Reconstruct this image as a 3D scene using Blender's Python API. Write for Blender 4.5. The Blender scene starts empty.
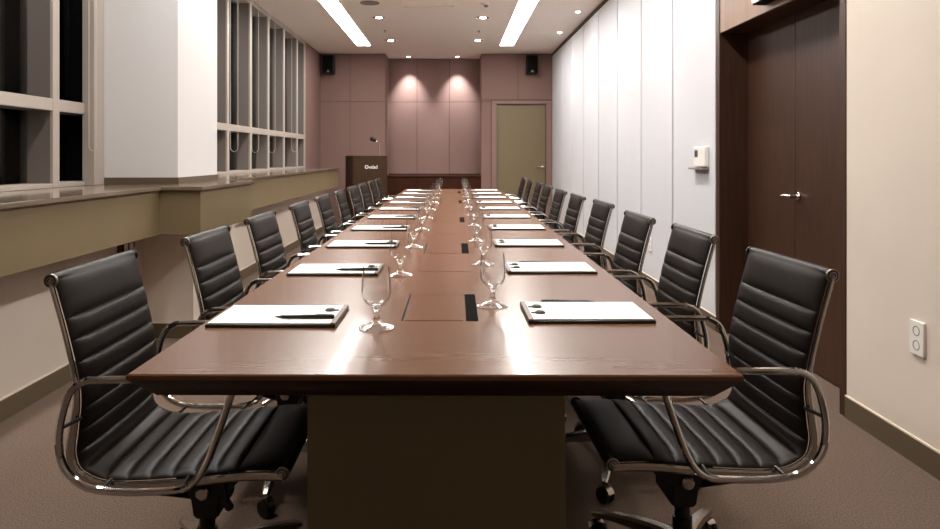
import bpy, bmesh, math, random
from mathutils import Vector, Matrix
random.seed(7)
S = bpy.context.scene
COL = S.collection
PI = math.pi

# ------------------------------------------------------------------ materials
def srgb(r, g, b):
    def f(c):
        c /= 255.0
        return c / 12.92 if c <= 0.04045 else ((c + 0.055) / 1.055) ** 2.4
    return (f(r), f(g), f(b), 1.0)

def base_mat(name):
    m = bpy.data.materials.new(name); m.use_nodes = True
    return m, m.node_tree, m.node_tree.nodes['Principled BSDF']

def mat(name, col, rough=0.5, metal=0.0, coat=0.0, spec=0.5, noise=0.0, nscale=40.0, bump=0.0, bscale=200.0, sheen=0.0):
    m, nt, b = base_mat(name)
    b.inputs['Base Color'].default_value = col
    b.inputs['Roughness'].default_value = rough
    b.inputs['Metallic'].default_value = metal
    b.inputs['Coat Weight'].default_value = coat
    b.inputs['Coat Roughness'].default_value = 0.12
    b.inputs['Specular IOR Level'].default_value = spec
    b.inputs['Sheen Weight'].default_value = sheen
    tc = nt.nodes.new('ShaderNodeTexCoord')
    if noise > 0:
        n = nt.nodes.new('ShaderNodeTexNoise'); n.inputs['Scale'].default_value = nscale; n.inputs['Detail'].default_value = 5
        nt.links.new(tc.outputs['Object'], n.inputs['Vector'])
        r = nt.nodes.new('ShaderNodeMapRange')
        r.inputs['From Min'].default_value = 0.3; r.inputs['From Max'].default_value = 0.7
        r.inputs['To Min'].default_value = 1 - noise; r.inputs['To Max'].default_value = 1 + noise
        nt.links.new(n.outputs['Fac'], r.inputs['Value'])
        h = nt.nodes.new('ShaderNodeHueSaturation'); h.inputs['Color'].default_value = col
        nt.links.new(r.outputs['Result'], h.inputs['Value'])
        nt.links.new(h.outputs['Color'], b.inputs['Base Color'])
    if bump > 0:
        n2 = nt.nodes.new('ShaderNodeTexNoise'); n2.inputs['Scale'].default_value = bscale; n2.inputs['Detail'].default_value = 3
        nt.links.new(tc.outputs['Object'], n2.inputs['Vector'])
        bp = nt.nodes.new('ShaderNodeBump'); bp.inputs['Strength'].default_value = bump; bp.inputs['Distance'].default_value = 0.004
        nt.links.new(n2.outputs['Fac'], bp.inputs['Height'])
        nt.links.new(bp.outputs['Normal'], b.inputs['Normal'])
    return m

def wood(name, c1, c2, scale=(1, 1, 1), rough=0.35, coat=0.0, nscale=6.0, spec=0.5, coatr=0.1):
    m, nt, b = base_mat(name)
    tc = nt.nodes.new('ShaderNodeTexCoord'); mp = nt.nodes.new('ShaderNodeMapping')
    mp.inputs['Scale'].default_value = scale
    nt.links.new(tc.outputs['Object'], mp.inputs['Vector'])
    n = nt.nodes.new('ShaderNodeTexNoise'); n.inputs['Scale'].default_value = nscale; n.inputs['Detail'].default_value = 8
    n.inputs['Roughness'].default_value = 0.65; n.inputs['Distortion'].default_value = 0.4
    nt.links.new(mp.outputs['Vector'], n.inputs['Vector'])
    cr = nt.nodes.new('ShaderNodeValToRGB')
    cr.color_ramp.elements[0].position = 0.32; cr.color_ramp.elements[0].color = c1
    cr.color_ramp.elements[1].position = 0.70; cr.color_ramp.elements[1].color = c2
    nt.links.new(n.outputs['Fac'], cr.inputs['Fac']); nt.links.new(cr.outputs['Color'], b.inputs['Base Color'])
    b.inputs['Roughness'].default_value = rough; b.inputs['Coat Weight'].default_value = coat
    b.inputs['Coat Roughness'].default_value = coatr; b.inputs['Specular IOR Level'].default_value = spec
    return m

def emit(name, col, strength):
    m = bpy.data.materials.new(name); m.use_nodes = True; nt = m.node_tree
    nt.nodes.clear()
    e = nt.nodes.new('ShaderNodeEmission'); o = nt.nodes.new('ShaderNodeOutputMaterial')
    e.inputs['Color'].default_value = col; e.inputs['Strength'].default_value = strength
    nt.links.new(e.outputs[0], o.inputs['Surface'])
    return m

def pane_glass(name, tint=(0.75, 0.78, 0.8, 1)):
    m = bpy.data.materials.new(name); m.use_nodes = True; nt = m.node_tree
    nt.nodes.clear()
    o = nt.nodes.new('ShaderNodeOutputMaterial'); mx = nt.nodes.new('ShaderNodeMixShader')
    t = nt.nodes.new('ShaderNodeBsdfTransparent'); t.inputs['Color'].default_value = tint
    g = nt.nodes.new('ShaderNodeBsdfGlossy'); g.inputs['Roughness'].default_value = 0.0; g.inputs['Color'].default_value = (0.9, 0.9, 0.9, 1)
    f = nt.nodes.new('ShaderNodeFresnel'); f.inputs['IOR'].default_value = 1.35
    nt.links.new(f.outputs[0], mx.inputs[0]); nt.links.new(t.outputs[0], mx.inputs[1]); nt.links.new(g.outputs[0], mx.inputs[2])
    nt.links.new(mx.outputs[0], o.inputs['Surface'])
    return m

M = {}
M['carpet'] = mat('carpet', srgb(106, 89, 78), 0.95, spec=0.1, noise=0.5, nscale=190, bump=0.9, bscale=260, sheen=0.1)
M['ceiling'] = mat('ceiling_paint', srgb(244, 235, 226), 0.9, spec=0.2)
M['beige'] = mat('beige_wallpaper', srgb(219, 207, 194), 0.8, spec=0.25, noise=0.02, nscale=3, bump=0.05, bscale=300)
M['colpaint'] = mat('column_paint', srgb(208, 206, 206), 0.8, spec=0.25)
M['whitepanel'] = mat('white_fabric_panel', srgb(206, 206, 210), 0.85, spec=0.2, noise=0.015, nscale=60, bump=0.05, bscale=400)
M['seam'] = mat('seam_dark', srgb(70, 64, 58), 0.9)
M['mauve'] = mat('mauve_fabric_panel', srgb(133, 107, 100), 0.9, spec=0.15, noise=0.03, nscale=200, bump=0.1, bscale=600)
M['mauveseam'] = mat('mauve_seam', srgb(66, 48, 46), 0.9)
M['mauveframe'] = mat('mauve_frame', srgb(134, 104, 97), 0.6)
M['olive'] = mat('olive_laminate', srgb(122, 106, 78), 0.6, spec=0.4, noise=0.03, nscale=4)
M['olivedoor'] = mat('olive_door_paint', srgb(118, 103, 76), 0.5)
M['olivebase'] = mat('olive_baseboard', srgb(96, 83, 64), 0.5)
M['darkskirt'] = mat('dark_skirting', srgb(88, 75, 60), 0.5)
M['cream'] = mat('cream_cap', srgb(225, 214, 198), 0.5)
M['sill'] = mat('stone_sill', srgb(116, 102, 88), 0.09, noise=0.03, nscale=120)
M['mullion'] = mat('aluminium_mullion', srgb(170, 160, 151), 0.45, metal=0.0, spec=0.5)
M['mullionbody'] = mat('shaded_mullion_body', srgb(112, 104, 98), 0.5)  # sides of mullions and transom, with their shade put into the colour
M['nightsheet'] = mat('black_night_sheet', srgb(6, 6, 7), 0.4, spec=0.2)
M['glass'] = pane_glass('window_glass')
M['doorwood'] = wood('dark_brown_door_veneer', srgb(52, 32, 22), srgb(76, 50, 36), (14, 14, 0.6), 0.45, nscale=5, spec=0.3)
M['framewood'] = wood('brown_frame_veneer', srgb(52, 33, 23), srgb(74, 50, 37), (14, 14, 0.6), 0.45, nscale=5, spec=0.3)
M['headwood'] = wood('brown_header_veneer', srgb(120, 90, 70), srgb(142, 110, 88), (14, 3, 0.6), 0.45, nscale=5)
M['lectern'] = wood('lectern_veneer', srgb(48, 33, 20), srgb(70, 49, 31), (12, 12, 0.8), 0.5, nscale=5, spec=0.2)
M['recesswood'] = wood('mahogany_cabinet', srgb(50, 25, 15), srgb(68, 37, 24), (1, 6, 12), 0.6, nscale=5, spec=0.12)
M['table'] = wood('walnut_table_top', srgb(100, 67, 45), srgb(105, 71, 48), (0.7, 9, 9), 0.27, nscale=5, spec=0.26, coat=0.08, coatr=0.06)
M['tablecentre'] = wood('walnut_table_inlay', srgb(97, 64, 43), srgb(102, 68, 46), (1.2, 7, 9), 0.27, nscale=5, spec=0.26, coat=0.08, coatr=0.06)
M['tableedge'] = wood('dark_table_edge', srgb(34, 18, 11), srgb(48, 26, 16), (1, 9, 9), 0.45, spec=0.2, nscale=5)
M['pedestal'] = mat('olive_pedestal', srgb(98, 87, 60), 0.6)
M['leather'] = mat('black_leather', srgb(24, 17, 13), 0.43, spec=0.2, bump=0.10, bscale=500, noise=0.05, nscale=60)
M['chrome'] = mat('chrome', srgb(206, 204, 202), 0.08, metal=1.0)
M['alu'] = mat('polished_aluminium', srgb(186, 179, 171), 0.24, metal=1.0)
M['capmetal'] = mat('cap_metal', srgb(150, 142, 136), 0.4, metal=1.0)
M['black'] = mat('black_plastic', srgb(14, 13, 13), 0.4, spec=0.35)
M['satin'] = mat('satin_black', srgb(8, 8, 8), 0.7, spec=0.1)
M['paper'] = mat('white_paper', srgb(248, 248, 248), 0.8)
M['board'] = mat('black_leatherette', srgb(28, 24, 23), 0.4, bump=0.08, bscale=500)
M['spine'] = mat('brown_grey_binding', srgb(120, 108, 100), 0.5)
M['whiteplastic'] = mat('white_plastic', srgb(238, 234, 228), 0.4)
M['screen'] = mat('grey_display', srgb(70, 72, 76), 0.3)
M['greymetal'] = mat('grey_vent', srgb(130, 122, 116), 0.5)
M['red'] = mat('dark_red_enamel', srgb(110, 34, 26), 0.4)
M['shadowgap'] = mat('shadow_gap_strip', srgb(66, 52, 44), 0.6)
M['brush'] = mat('black_brush', srgb(8, 8, 8), 0.9, spec=0.05, bump=0.8, bscale=300)
M['bead'] = mat('bead_chain', srgb(205, 196, 186), 0.5)
M['goblet'] = mat('clear_glass', (1, 1, 1, 1), 0.0)
gb = M['goblet'].node_tree.nodes['Principled BSDF']
gb.inputs['Transmission Weight'].default_value = 1.0; gb.inputs['IOR'].default_value = 1.47
STRIP = 16.0
M['strip'] = emit('strip_diffuser', (1.0, 0.965, 0.92, 1), STRIP)
M['bulb'] = emit('downlight_bulb', (1.0, 0.93, 0.82, 1), 25.0)
M['bulbwhite'] = emit('washer_bulb', (1.0, 0.97, 0.95, 1), 25.0)
M['citylight'] = emit('city_light', (0.55, 0.65, 1.0, 1), 1.2)

# ------------------------------------------------------------------ mesh helpers
def box(bm, x0, x1, y0, y1, z0, z1, bev=0.0, mi=0, seg=2):
    b2 = bmesh.new()
    vs = [b2.verts.new((x, y, z)) for x in (x0, x1) for y in (y0, y1) for z in (z0, z1)]
    for f in ((0, 1, 3, 2), (4, 6, 7, 5), (0, 4, 5, 1), (2, 3, 7, 6), (0, 2, 6, 4), (1, 5, 7, 3)):
        b2.faces.new([vs[i] for i in f])
    bmesh.ops.recalc_face_normals(b2, faces=b2.faces)
    if bev > 0:
        bmesh.ops.bevel(b2, geom=b2.edges[:], offset=bev, segments=seg, affect='EDGES', profile=0.5)
    merge(bm, b2, mi)

def merge(bm, b2, mi=0, mtx=None):
    if mtx is not None:
        bmesh.ops.transform(b2, matrix=mtx, verts=b2.verts)
    mp = {}
    for v in b2.verts: mp[v] = bm.verts.new(v.co)
    for f in b2.faces:
        try:
            g = bm.faces.new([mp[v] for v in f.verts]); g.material_index = mi
        except ValueError:
            pass
    b2.free()

def tube(bm, pts, r, segs=10, closed=False, mi=0):
    pts = [Vector(p) for p in pts]
    n = len(pts); b2 = bmesh.new()
    rs = r if isinstance(r, (list, tuple)) else [r] * n
    tang = []
    for i in range(n):
        a = pts[(i - 1) % n] if (closed or i > 0) else pts[i]
        c = pts[(i + 1) % n] if (closed or i < n - 1) else pts[i]
        tang.append((c - a).normalized())
    t0 = tang[0]
    ref = Vector((0, 0, 1)) if abs(t0.z) < 0.9 else Vector((0, 1, 0))
    nrm = (ref - t0 * ref.dot(t0)).normalized()
    rings = []
    for i in range(n):
        t = tang[i]
        nrm = (nrm - t * nrm.dot(t)).normalized()
        bn = t.cross(nrm)
        rings.append([b2.verts.new(pts[i] + (nrm * math.cos(2 * PI * k / segs) + bn * math.sin(2 * PI * k / segs)) * rs[i]) for k in range(segs)])
    for i in range(n if closed else n - 1):
        a, b = rings[i], rings[(i + 1) % n]
        for k in range(segs):
            b2.faces.new((a[k], a[(k + 1) % segs], b[(k + 1) % segs], b[k]))
    if not closed:
        b2.faces.new(rings[0][::-1]); b2.faces.new(rings[-1])
    bmesh.ops.recalc_face_normals(b2, faces=b2.faces)
    merge(bm, b2, mi)

def lathe(bm, prof, segs=24, mtx=None, mi=0, closed=False):
    """prof: (r, z) list; axis z"""
    b2 = bmesh.new(); rings = []
    for r, z in prof:
        if r < 1e-6:
            rings.append([b2.verts.new((0, 0, z))])
        else:
            rings.append([b2.verts.new((r * math.cos(2 * PI * k / segs), r * math.sin(2 * PI * k / segs), z)) for k in range(segs)])
    pairs = list(zip(rings[:-1], rings[1:]))
    if closed: pairs.append((rings[-1], rings[0]))
    for a, b in pairs:
        for k in range(segs):
            k2 = (k + 1) % segs
            if len(a) == 1 and len(b) == 1: continue
            if len(a) == 1: b2.faces.new((a[0], b[k2], b[k]))
            elif len(b) == 1: b2.faces.new((a[k], a[k2], b[0]))
            else: b2.faces.new((a[k], a[k2], b[k2], b[k]))
    bmesh.ops.recalc_face_normals(b2, faces=b2.faces)
    merge(bm, b2, mi, mtx)

def catmull(P, n=8, closed=False):
    P = [Vector(p) for p in P]; out = []; N = len(P)
    for i in range(N if closed else N - 1):
        p0 = P[(i - 1) % N] if (closed or i > 0) else P[0] * 2 - P[1]
        p1 = P[i]; p2 = P[(i + 1) % N]
        p3 = P[(i + 2) % N] if (closed or i + 2 < N) else P[-1] * 2 - P[-2]
        for k in range(n):
            t = k / n
            out.append(0.5 * ((2 * p1) + (p2 - p0) * t + (2 * p0 - 5 * p1 + 4 * p2 - p3) * t * t + (3 * p1 - p0 - 3 * p2 + p3) * t ** 3))
    if not closed: out.append(P[-1])
    return out

def fillet(P, r, n=5, closed=False):
    """round the corners of a polyline"""
    P = [Vector(p) for p in P]; N = len(P); out = []
    for i in range(N):
        if not closed and i in (0, N - 1):
            out.append(P[i]); continue
        p, a, b = P[i], P[(i - 1) % N], P[(i + 1) % N]
        da, db = (a - p), (b - p)
        rr = min(r, da.length * 0.48, db.length * 0.48)
        s, e = p + da.normalized() * rr, p + db.normalized() * rr
        for k in range(n + 1):
            t = k / n
            out.append(s * (1 - t) ** 2 + p * 2 * t * (1 - t) + e * t * t)
    return out

def obj(name, bm, mats, parent=None, loc=(0, 0, 0), rotz=0.0, angle=35):
    me = bpy.data.meshes.new(name)
    bmesh.ops.recalc_face_normals(bm, faces=bm.faces)
    bm.to_mesh(me); bm.free()
    for m in (mats if isinstance(mats, (list, tuple)) else [mats]): me.materials.append(m)
    me.shade_smooth() if hasattr(me, 'shade_smooth') else None
    me.set_sharp_from_angle(angle=math.radians(angle))
    for p in me.polygons: p.use_smooth = max(abs(c) for c in p.normal) < 0.99995
    o = bpy.data.objects.new(name, me); COL.objects.link(o)
    o.location = loc; o.rotation_euler = (0, 0, rotz)
    if parent is not None: o.parent = parent
    return o

def tag(o, label, cat, group=None, kind=None):
    o['label'] = label; o['category'] = cat
    if group: o['group'] = group
    if kind: o['kind'] = kind
    return o

def thing(name, label, cat, loc=(0, 0, 0), rotz=0.0, group=None, kind=None):
    o = bpy.data.objects.new(name, None); COL.objects.link(o)
    o.empty_display_size = 0.05
    o.location = loc; o.rotation_euler = (0, 0, rotz)
    return tag(o, label, cat, group, kind)

def dup(root, loc, rotz, label, group=None):
    r = root.copy(); COL.objects.link(r); r.location = loc; r.rotation_euler = (0, 0, rotz)
    r['label'] = label
    if group: r['group'] = group
    for ch in list(root.children):
        c = ch.copy(); COL.objects.link(c); c.parent = r
        for g in list(ch.children):
            d = g.copy(); COL.objects.link(d); d.parent = c
    return r

def B(*args, **k):
    bm = bmesh.new(); box(bm, *args, **k); return bm

# ------------------------------------------------------------------ dimensions
CAM_H = 1.16; CEIL = 2.95
XR = 1.75          # right wall face
XL = -1.97         # lower left wall face
XW = -2.30         # window plane
YB = 12.07         # back wall
YN = -1.7          # wall behind the viewpoint

def struct(name, bm, mats, label, cat, angle=35):
    return tag(obj(name, bm, mats, angle=angle), label, cat, kind='structure')

struct('floor', B(-2.6, 2.3, YN - 0.2, 13.0, -0.1, 0.0), M['carpet'], 'brown speckled carpet covering the whole floor', 'floor')
bm = bmesh.new(); box(bm, -2.6, 2.3, YN - 0.2, 13.0, CEIL, CEIL + 0.12)
struct('ceiling', bm, M['ceiling'], 'flat beige ceiling holding the strip lights and downlights', 'ceiling')

# ---- right wall ------------------------------------------------------------
Y_D0, Y_D1 = 3.06, 4.56        # brown door surround
bm = bmesh.new()
box(bm, XR, 2.2, YN, Y_D0, 0, CEIL)
struct('wall_right', bm, M['beige'], 'plain beige wall nearest the viewer on the right of the brown door', 'wall')
bm = bmesh.new()
box(bm, XR + 0.045, 2.2, Y_D1, 13.0, 0, CEIL, mi=1)
seams = [4.575, 5.48, 6.39, 7.31, 8.25, 9.20, 10.15, 11.10, YB - 0.002]
for a, b in zip(seams[:-1], seams[1:]):
    box(bm, XR, XR + 0.05, a + 0.016, b - 0.016, 0.0, 2.905, bev=0.006, mi=0)
struct('wall_right_panels', bm, [M['whitepanel'], M['seam']], 'tall white wall panels beyond the brown door on the right', 'wall')
bm = bmesh.new()
box(bm, XR - 0.012, XR + 0.016, Y_D1, YB, 2.915, CEIL - 0.0005, bev=0.002)
struct('trim_1', bm, M['shadowgap'], 'dark strip painted as the shadow gap between the white panels and the ceiling', 'trim')  # solid strip whose dark colour takes the place of the gap's shade

def baseboard(name, segs, label):
    bm = bmesh.new()
    for (x0, x1, y0, y1) in segs:
        box(bm, x0, x1, y0, y1, 0.0, 0.094, mi=0)
        box(bm, x0, x1, y0, y1, 0.094, 0.101, mi=1)
    return struct(name, bm, [M['olivebase'], M['cream']], label, 'baseboard')
baseboard('baseboard_right', [(XR - 0.008, XR + 0.001, YN, Y_D0), (XR - 0.008, XR + 0.001, Y_D1, YB)], 'olive baseboard with cream top edge along the right wall')

# ---- double door -----------------------------------------------------------
d1 = thing('door_1', 'dark brown double door recessed in the right wall', 'door', (1.93, 3.81, 0), kind='structure')
XD = 1.93
def rel(bm, o):   # world-space bmesh into the local space of an empty
    bmesh.ops.transform(bm, matrix=Matrix.Translation(-Vector(o.location)), verts=bm.verts); return bm
bm = bmesh.new()
box(bm, XR - 0.004, XD + 0.05, 3.06, 3.11, 0, CEIL, bev=0.002)
box(bm, XR - 0.004, XD + 0.05, 4.505, 4.565, 0, CEIL, bev=0.002)
obj('door_frame', rel(bm, d1), M['framewood'], d1)
bm = bmesh.new()
box(bm, XR, XR + 0.02, 3.11, 4.505, 1.962, CEIL, bev=0.002)
obj('header_panel', rel(bm, d1), M['headwood'], d1)
obj('soffit', rel(B(XR + 0.02, XD + 0.05, 3.11, 4.505, 1.962, 2.0), d1), M['framewood'], d1)  # darker veneer than the header, standing in for the shade beneath it
for i, (a, b) in enumerate(((3.11, 3.879), (3.882, 4.505))):
    bm = bmesh.new(); box(bm, XD, XD + 0.045, a, b, 0.008, 1.962, bev=0.003)
    lf = obj('door_leaf', rel(bm, d1), M['doorwood'], d1)
    if i == 0:
        bm = bmesh.new()
        T = Matrix.Translation((XD, 3.84, 0.935)) @ Matrix.Rotation(-PI / 2, 4, 'Y')
        lathe(bm, [(0, 0.0), (0.026, 0.0), (0.026, 0.006), (0.022, 0.010), (0, 0.010)], 20, T)
        lathe(bm, [(0, 0.0), (0.011, 0.0), (0.011, 0.05), (0, 0.05)], 14, T)
        tube(bm, fillet([(XD - 0.045, 3.835, 0.935), (XD - 0.05, 3.86, 0.937), (XD - 0.05, 3.93, 0.934)], 0.01), 0.0095, 10)
        h = obj('door_handle', rel(bm, d1), M['alu'], lf); h['label'] = 'silver lever handle'
bm = bmesh.new(); box(bm, XD + 0.05, 2.2, 3.06, 4.56, 0, CEIL)
struct('wall_behind_door', bm, M['framewood'], 'dark backing wall behind the brown double door', 'wall')

# ---- back wall -------------------------------------------------------------
RX0, RX1, YR = -1.17, 0.516, 12.70
DX0, DX1, DZ = 0.778, 1.644, 2.07
bm = bmesh.new()
box(bm, -2.6, RX0, YB + 0.012, 13.0, 0, CEIL, mi=1)
box(bm, RX1, DX0, YB + 0.012, 13.0, 0, CEIL, mi=1)
box(bm, DX0, DX1, YB + 0.012, 13.0, DZ, CEIL, mi=1)
box(bm, DX0, DX1, YB + 0.16, 13.0, 0, DZ, mi=1)
box(bm, DX1, 2.3, YB + 0.012, 13.0, 0, CEIL, mi=1)
box(bm, RX0, RX1, YR + 0.012, 13.0, 0, CEIL, mi=1)
G = 0.003
def bp(x0, x1, z0, z1, y, d=0.012):
    box(bm, x0 + G, x1 - G, y, y + d + 0.002, z0 + G, z1 - G, bev=0.002, mi=0)
ZS = 2.113
for (a, b) in ((-2.31, -1.784), (-1.784, RX0)):
    bp(a, b, 0, ZS, YB); bp(a, b, ZS, CEIL, YB)
bp(RX1, DX0 - 0.09, 0, ZS, YB)
bp(RX1, 1.154, ZS + 0.03, CEIL, YB); bp(1.154, XR + 0.01, ZS + 0.03, CEIL, YB)
bp(RX1, DX0 - 0.09, ZS, ZS + 0.03, YB)
zr = 2.154
for (a, b) in ((RX0, -0.644), (-0.644, -0.046), (-0.046, RX1)):
    bp(a, b, 0.83, zr, YR); bp(a, b, zr, CEIL, YR)
# the sides of the recess
box(bm, RX0 - 0.002, RX0 + 0.006, YB, YR + 0.01, 0, CEIL, mi=0)
box(bm, RX1 - 0.006, RX1 + 0.002, YB, YR + 0.01, 0, CEIL, mi=0)
struct('wall_back', bm, [M['mauve'], M['mauveseam']], 'mauve fabric panelled end wall with a shallow central recess', 'wall')
bm = bmesh.new()
box(bm, -2.6, XW, 10.77, YB, 0, CEIL)
struct('wall_left_return', bm, M['mauve'], 'short mauve side wall in the far corner past the last window', 'wall')

# cabinet in the recess
cab = thing('sideboard', 'low mahogany sideboard filling the recess behind the far table end', 'cabinet', ((RX0 + RX1) / 2, YB + 0.3, 0))
bm = B(RX0 + 0.005, RX1 - 0.005, YB + 0.03, YR, 0.0, 0.79); obj('carcass', rel(bm, cab), M['recesswood'], cab)
bm = B(RX0 + 0.003, RX1 - 0.003, YB + 0.005, YR, 0.79, 0.815, bev=0.003); obj('countertop', rel(bm, cab), M['recesswood'], cab)
for k in range(3):
    w = (RX1 - RX0 - 0.02) / 3
    bm = B(RX0 + 0.012 + k * w, RX0 + 0.008 + (k + 1) * w, YB + 0.012, YB + 0.03, 0.06, 0.775, bev=0.002)
    obj('cabinet_door', rel(bm, cab), M['recesswood'], cab)

# olive door in the back wall
d2 = thing('door_2', 'olive green single door at the right end of the back wall', 'door', ((DX0 + DX1) / 2, YB, 0), kind='structure')
bm = bmesh.new()
box(bm, DX0 - 0.085, DX0, YB - 0.02, YB + 0.14, 0, DZ, bev=0.003)
box(bm, DX1, DX1 + 0.10, YB - 0.02, YB + 0.14, 0, DZ, bev=0.003)
box(bm, DX0 - 0.085, DX1 + 0.10, YB - 0.02, YB + 0.14, DZ, DZ + 0.06, bev=0.003)
obj('door_frame', rel(bm, d2), M['mauveframe'], d2)
bm = B(DX0 + 0.003, DX1 - 0.003, YB + 0.03, YB + 0.075, 0.006, DZ - 0.004, bev=0.003)
lf = obj('door_leaf', rel(bm, d2), M['olivedoor'], d2)
bm = bmesh.new()
T = Matrix.Translation((1.59, YB + 0.03, 0.965)) @ Matrix.Rotation(PI / 2, 4, 'X')
lathe(bm, [(0, 0), (0.028, 0), (0.028, 0.008), (0.012, 0.012), (0.012, 0.05), (0, 0.05)], 18, T)
tube(bm, [(1.59, YB - 0.018, 0.965), (1.47, YB - 0.018, 0.965)], 0.011, 10)
h = obj('door_handle', rel(bm, d2), M['alu'], lf); h['label'] = 'silver lever handle'

# ---- left wall -------------------------------------------------------------
YC0, YC1 = 4.43, 5.17
bm = bmesh.new()
box(bm, -2.6, XL, YN, 10.62, 0, 0.70)
box(bm, XL - 0.05, -1.65, 4.40, 5.25, 0, 0.70)
struct('wall_left', bm, M['beige'], 'low beige wall under the long window ledge on the left', 'wall')
baseboard('baseboard_left', [(XL - 0.001, XL + 0.008, YN, 4.40), (XL - 0.001, -1.642, 4.392, 4.401), (-1.651, -1.642, 4.392, 5.258), (XL - 0.001, -1.642, 5.249, 5.258), (XL - 0.001, XL + 0.008, 5.25, 10.62)],
          'olive baseboard with cream top edge along the low left wall')
bm = bmesh.new()
ZB0, ZB1, ZT = 0.69, 0.955, 0.977
box(bm, -2.6, -1.75, YN, 10.62, ZB0, ZB1)
box(bm, -1.80, -1.505, 4.13, 5.18, ZB0, ZB1)
struct('trim_2', bm, M['olive'], 'olive boxed ledge running under the windows and jutting out around the column', 'trim')
bm = bmesh.new()
box(bm, -2.6, -1.732, YN, 4.122, ZB1, ZT, bev=0.002)
box(bm, -2.6, -1.487, 4.112, 5.198, ZB1, ZT, bev=0.002)
box(bm, -2.6, -1.732, 5.188, 10.63, ZB1, ZT, bev=0.002)
struct('trim_3', bm, M['sill'], 'polished stone window sill on top of the olive ledge', 'trim')
bm = bmesh.new()
box(bm, -2.6, -1.76, YC0, YC1, ZT, CEIL)
struct('wall_column', bm, M['colpaint'], 'square white column standing on the window ledge', 'column')
bm = bmesh.new()
box(bm, -2.3, -1.752, YC0 - 0.008, YC1 + 0.008, ZT, ZT + 0.045)
struct('baseboard_column', bm, M['darkskirt'], 'olive skirting around the foot of the white column', 'baseboard')

def window(name, y0, y1, muls, label):
    w = thing(name, label, 'window', (XW, (y0 + y1) / 2, ZT), kind='structure')
    for m_ in muls:
        bm = B(XW - 0.15, XW - 0.004, m_ - 0.033, m_ + 0.033, ZT, CEIL, bev=0.002, mi=1)
        box(bm, XW - 0.006, XW + 0.012, m_ - 0.034, m_ + 0.034, ZT, CEIL, bev=0.003, mi=0)
        obj('mullion', rel(bm, w), [M['mullion'], M['mullionbody']], w)
    bm = bmesh.new()
    box(bm, XW - 0.15, XW - 0.004, y0, y1, 1.421, 1.489, bev=0.002, mi=1)
    box(bm, XW - 0.006, XW + 0.010, y0, y1, 1.42, 1.49, bev=0.003, mi=0)
    obj('transom', rel(bm, w), [M['mullion'], M['mullionbody']], w)
    bm = bmesh.new()
    box(bm, XW - 0.15, XW + 0.010, y0, y1, ZT, ZT + 0.025, bev=0.003)
    box(bm, XW - 0.15, XW + 0.010, y0, y1, CEIL - 0.06, CEIL, bev=0.003)
    obj('window_frame', rel(bm, w), M['mullion'], w)
    edges = [y0] + [m_ for m_ in muls] + [y1]
    for a, b in zip(edges[:-1], edges[1:]):
        if b - a < 0.12: continue
        for (z0, z1) in ((ZT + 0.02, 1.425), (1.485, CEIL - 0.055)):
            bm = B(XW - 0.142, XW - 0.136, a + 0.03, b - 0.03, z0, z1)
            obj('glass_pane', rel(bm, w), M['glass'], w)
    return w
window('window_1', YN, YC0, [0.06, 0.84, 1.63, 2.42, 3.20, 3.99], 'night window with grey mullions nearest the viewer, left of the column')
w1 = [o for o in COL.objects if o.name == 'window_1'][0]
obj('night_sheet', rel(B(-2.6, XW - 0.002, YC0 - 0.012, YC0 - 0.002, ZT, CEIL), w1), M['nightsheet'], w1)  # added black sheet, hides the lit far frames and keeps the pane dark
window('window_2', YC1, 10.77, [5.56, 6.30, 7.06, 7.85, 8.62, 9.42, 10.22, 10.735], 'row of night windows with closely spaced mullions beyond the column')
bm = B(XW - 0.005, XW + 0.07, YC0 - 0.13, YC0 - 0.002, ZT, CEIL, bev=0.004)
struct('trim_4', bm, M['mullion'], 'pale metal upright between the first window and the column', 'trim')
bm = bmesh.new()
box(bm, -2.6, 2.3, YN - 0.2, YN, 0, CEIL)
struct('wall_rear', bm, M['beige'], 'beige wall behind the viewer', 'wall')

# bead chain loops of the roller blinds
for i, (x, y, zb, lab) in enumerate((
        (-2.225, 4.27, 1.20, 'looped white blind cord hanging beside the near column face'),
        (-2.21, 7.00, 1.215, 'looped white blind cord hanging in the first window past the column'),
        (-2.21, 7.75, 1.21, 'looped white blind cord hanging in the second window past the column'),
        (-2.21, 8.47, 1.21, 'looped white blind cord hanging in the third window past the column'),
        (-2.215, 9.70, 1.23, 'looped white blind cord hanging in the last window by the mauve wall'))):
    bm = bmesh.new(); w = 0.038 if i else 0.022
    pts = [(-w, 0, CEIL)] + [(-w * math.cos(PI * k / 10), 0, zb + w - w * 1.3 * math.sin(PI * k / 10)) for k in range(11)] + [(w, 0, CEIL)]
    tube(bm, pts, 0.0024, 6)
    tag(obj('blind_cord', bm, M['bead'], loc=(x, y, 0)), lab, 'cord', 'blind cords at the windows')

# distant city lights
for i, (px, py) in enumerate(((18, 29), (6, 118), (59, 60), (60, 74), (59, 88), (74, 142), (70, 158), (67, 173))):
    Y = 60.0; r = 0.05
    bm = bmesh.new()
    bmesh.ops.create_icosphere(bm, subdivisions=2, radius=r)
    tag(obj('city_light', bm, M['citylight'], loc=((px - 452) / 690 * Y, Y, CAM_H - (py - 156) / 690 * Y)),
        'tiny pale light in the night city outside the near window', 'light', 'city lights outside the near window')

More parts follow.
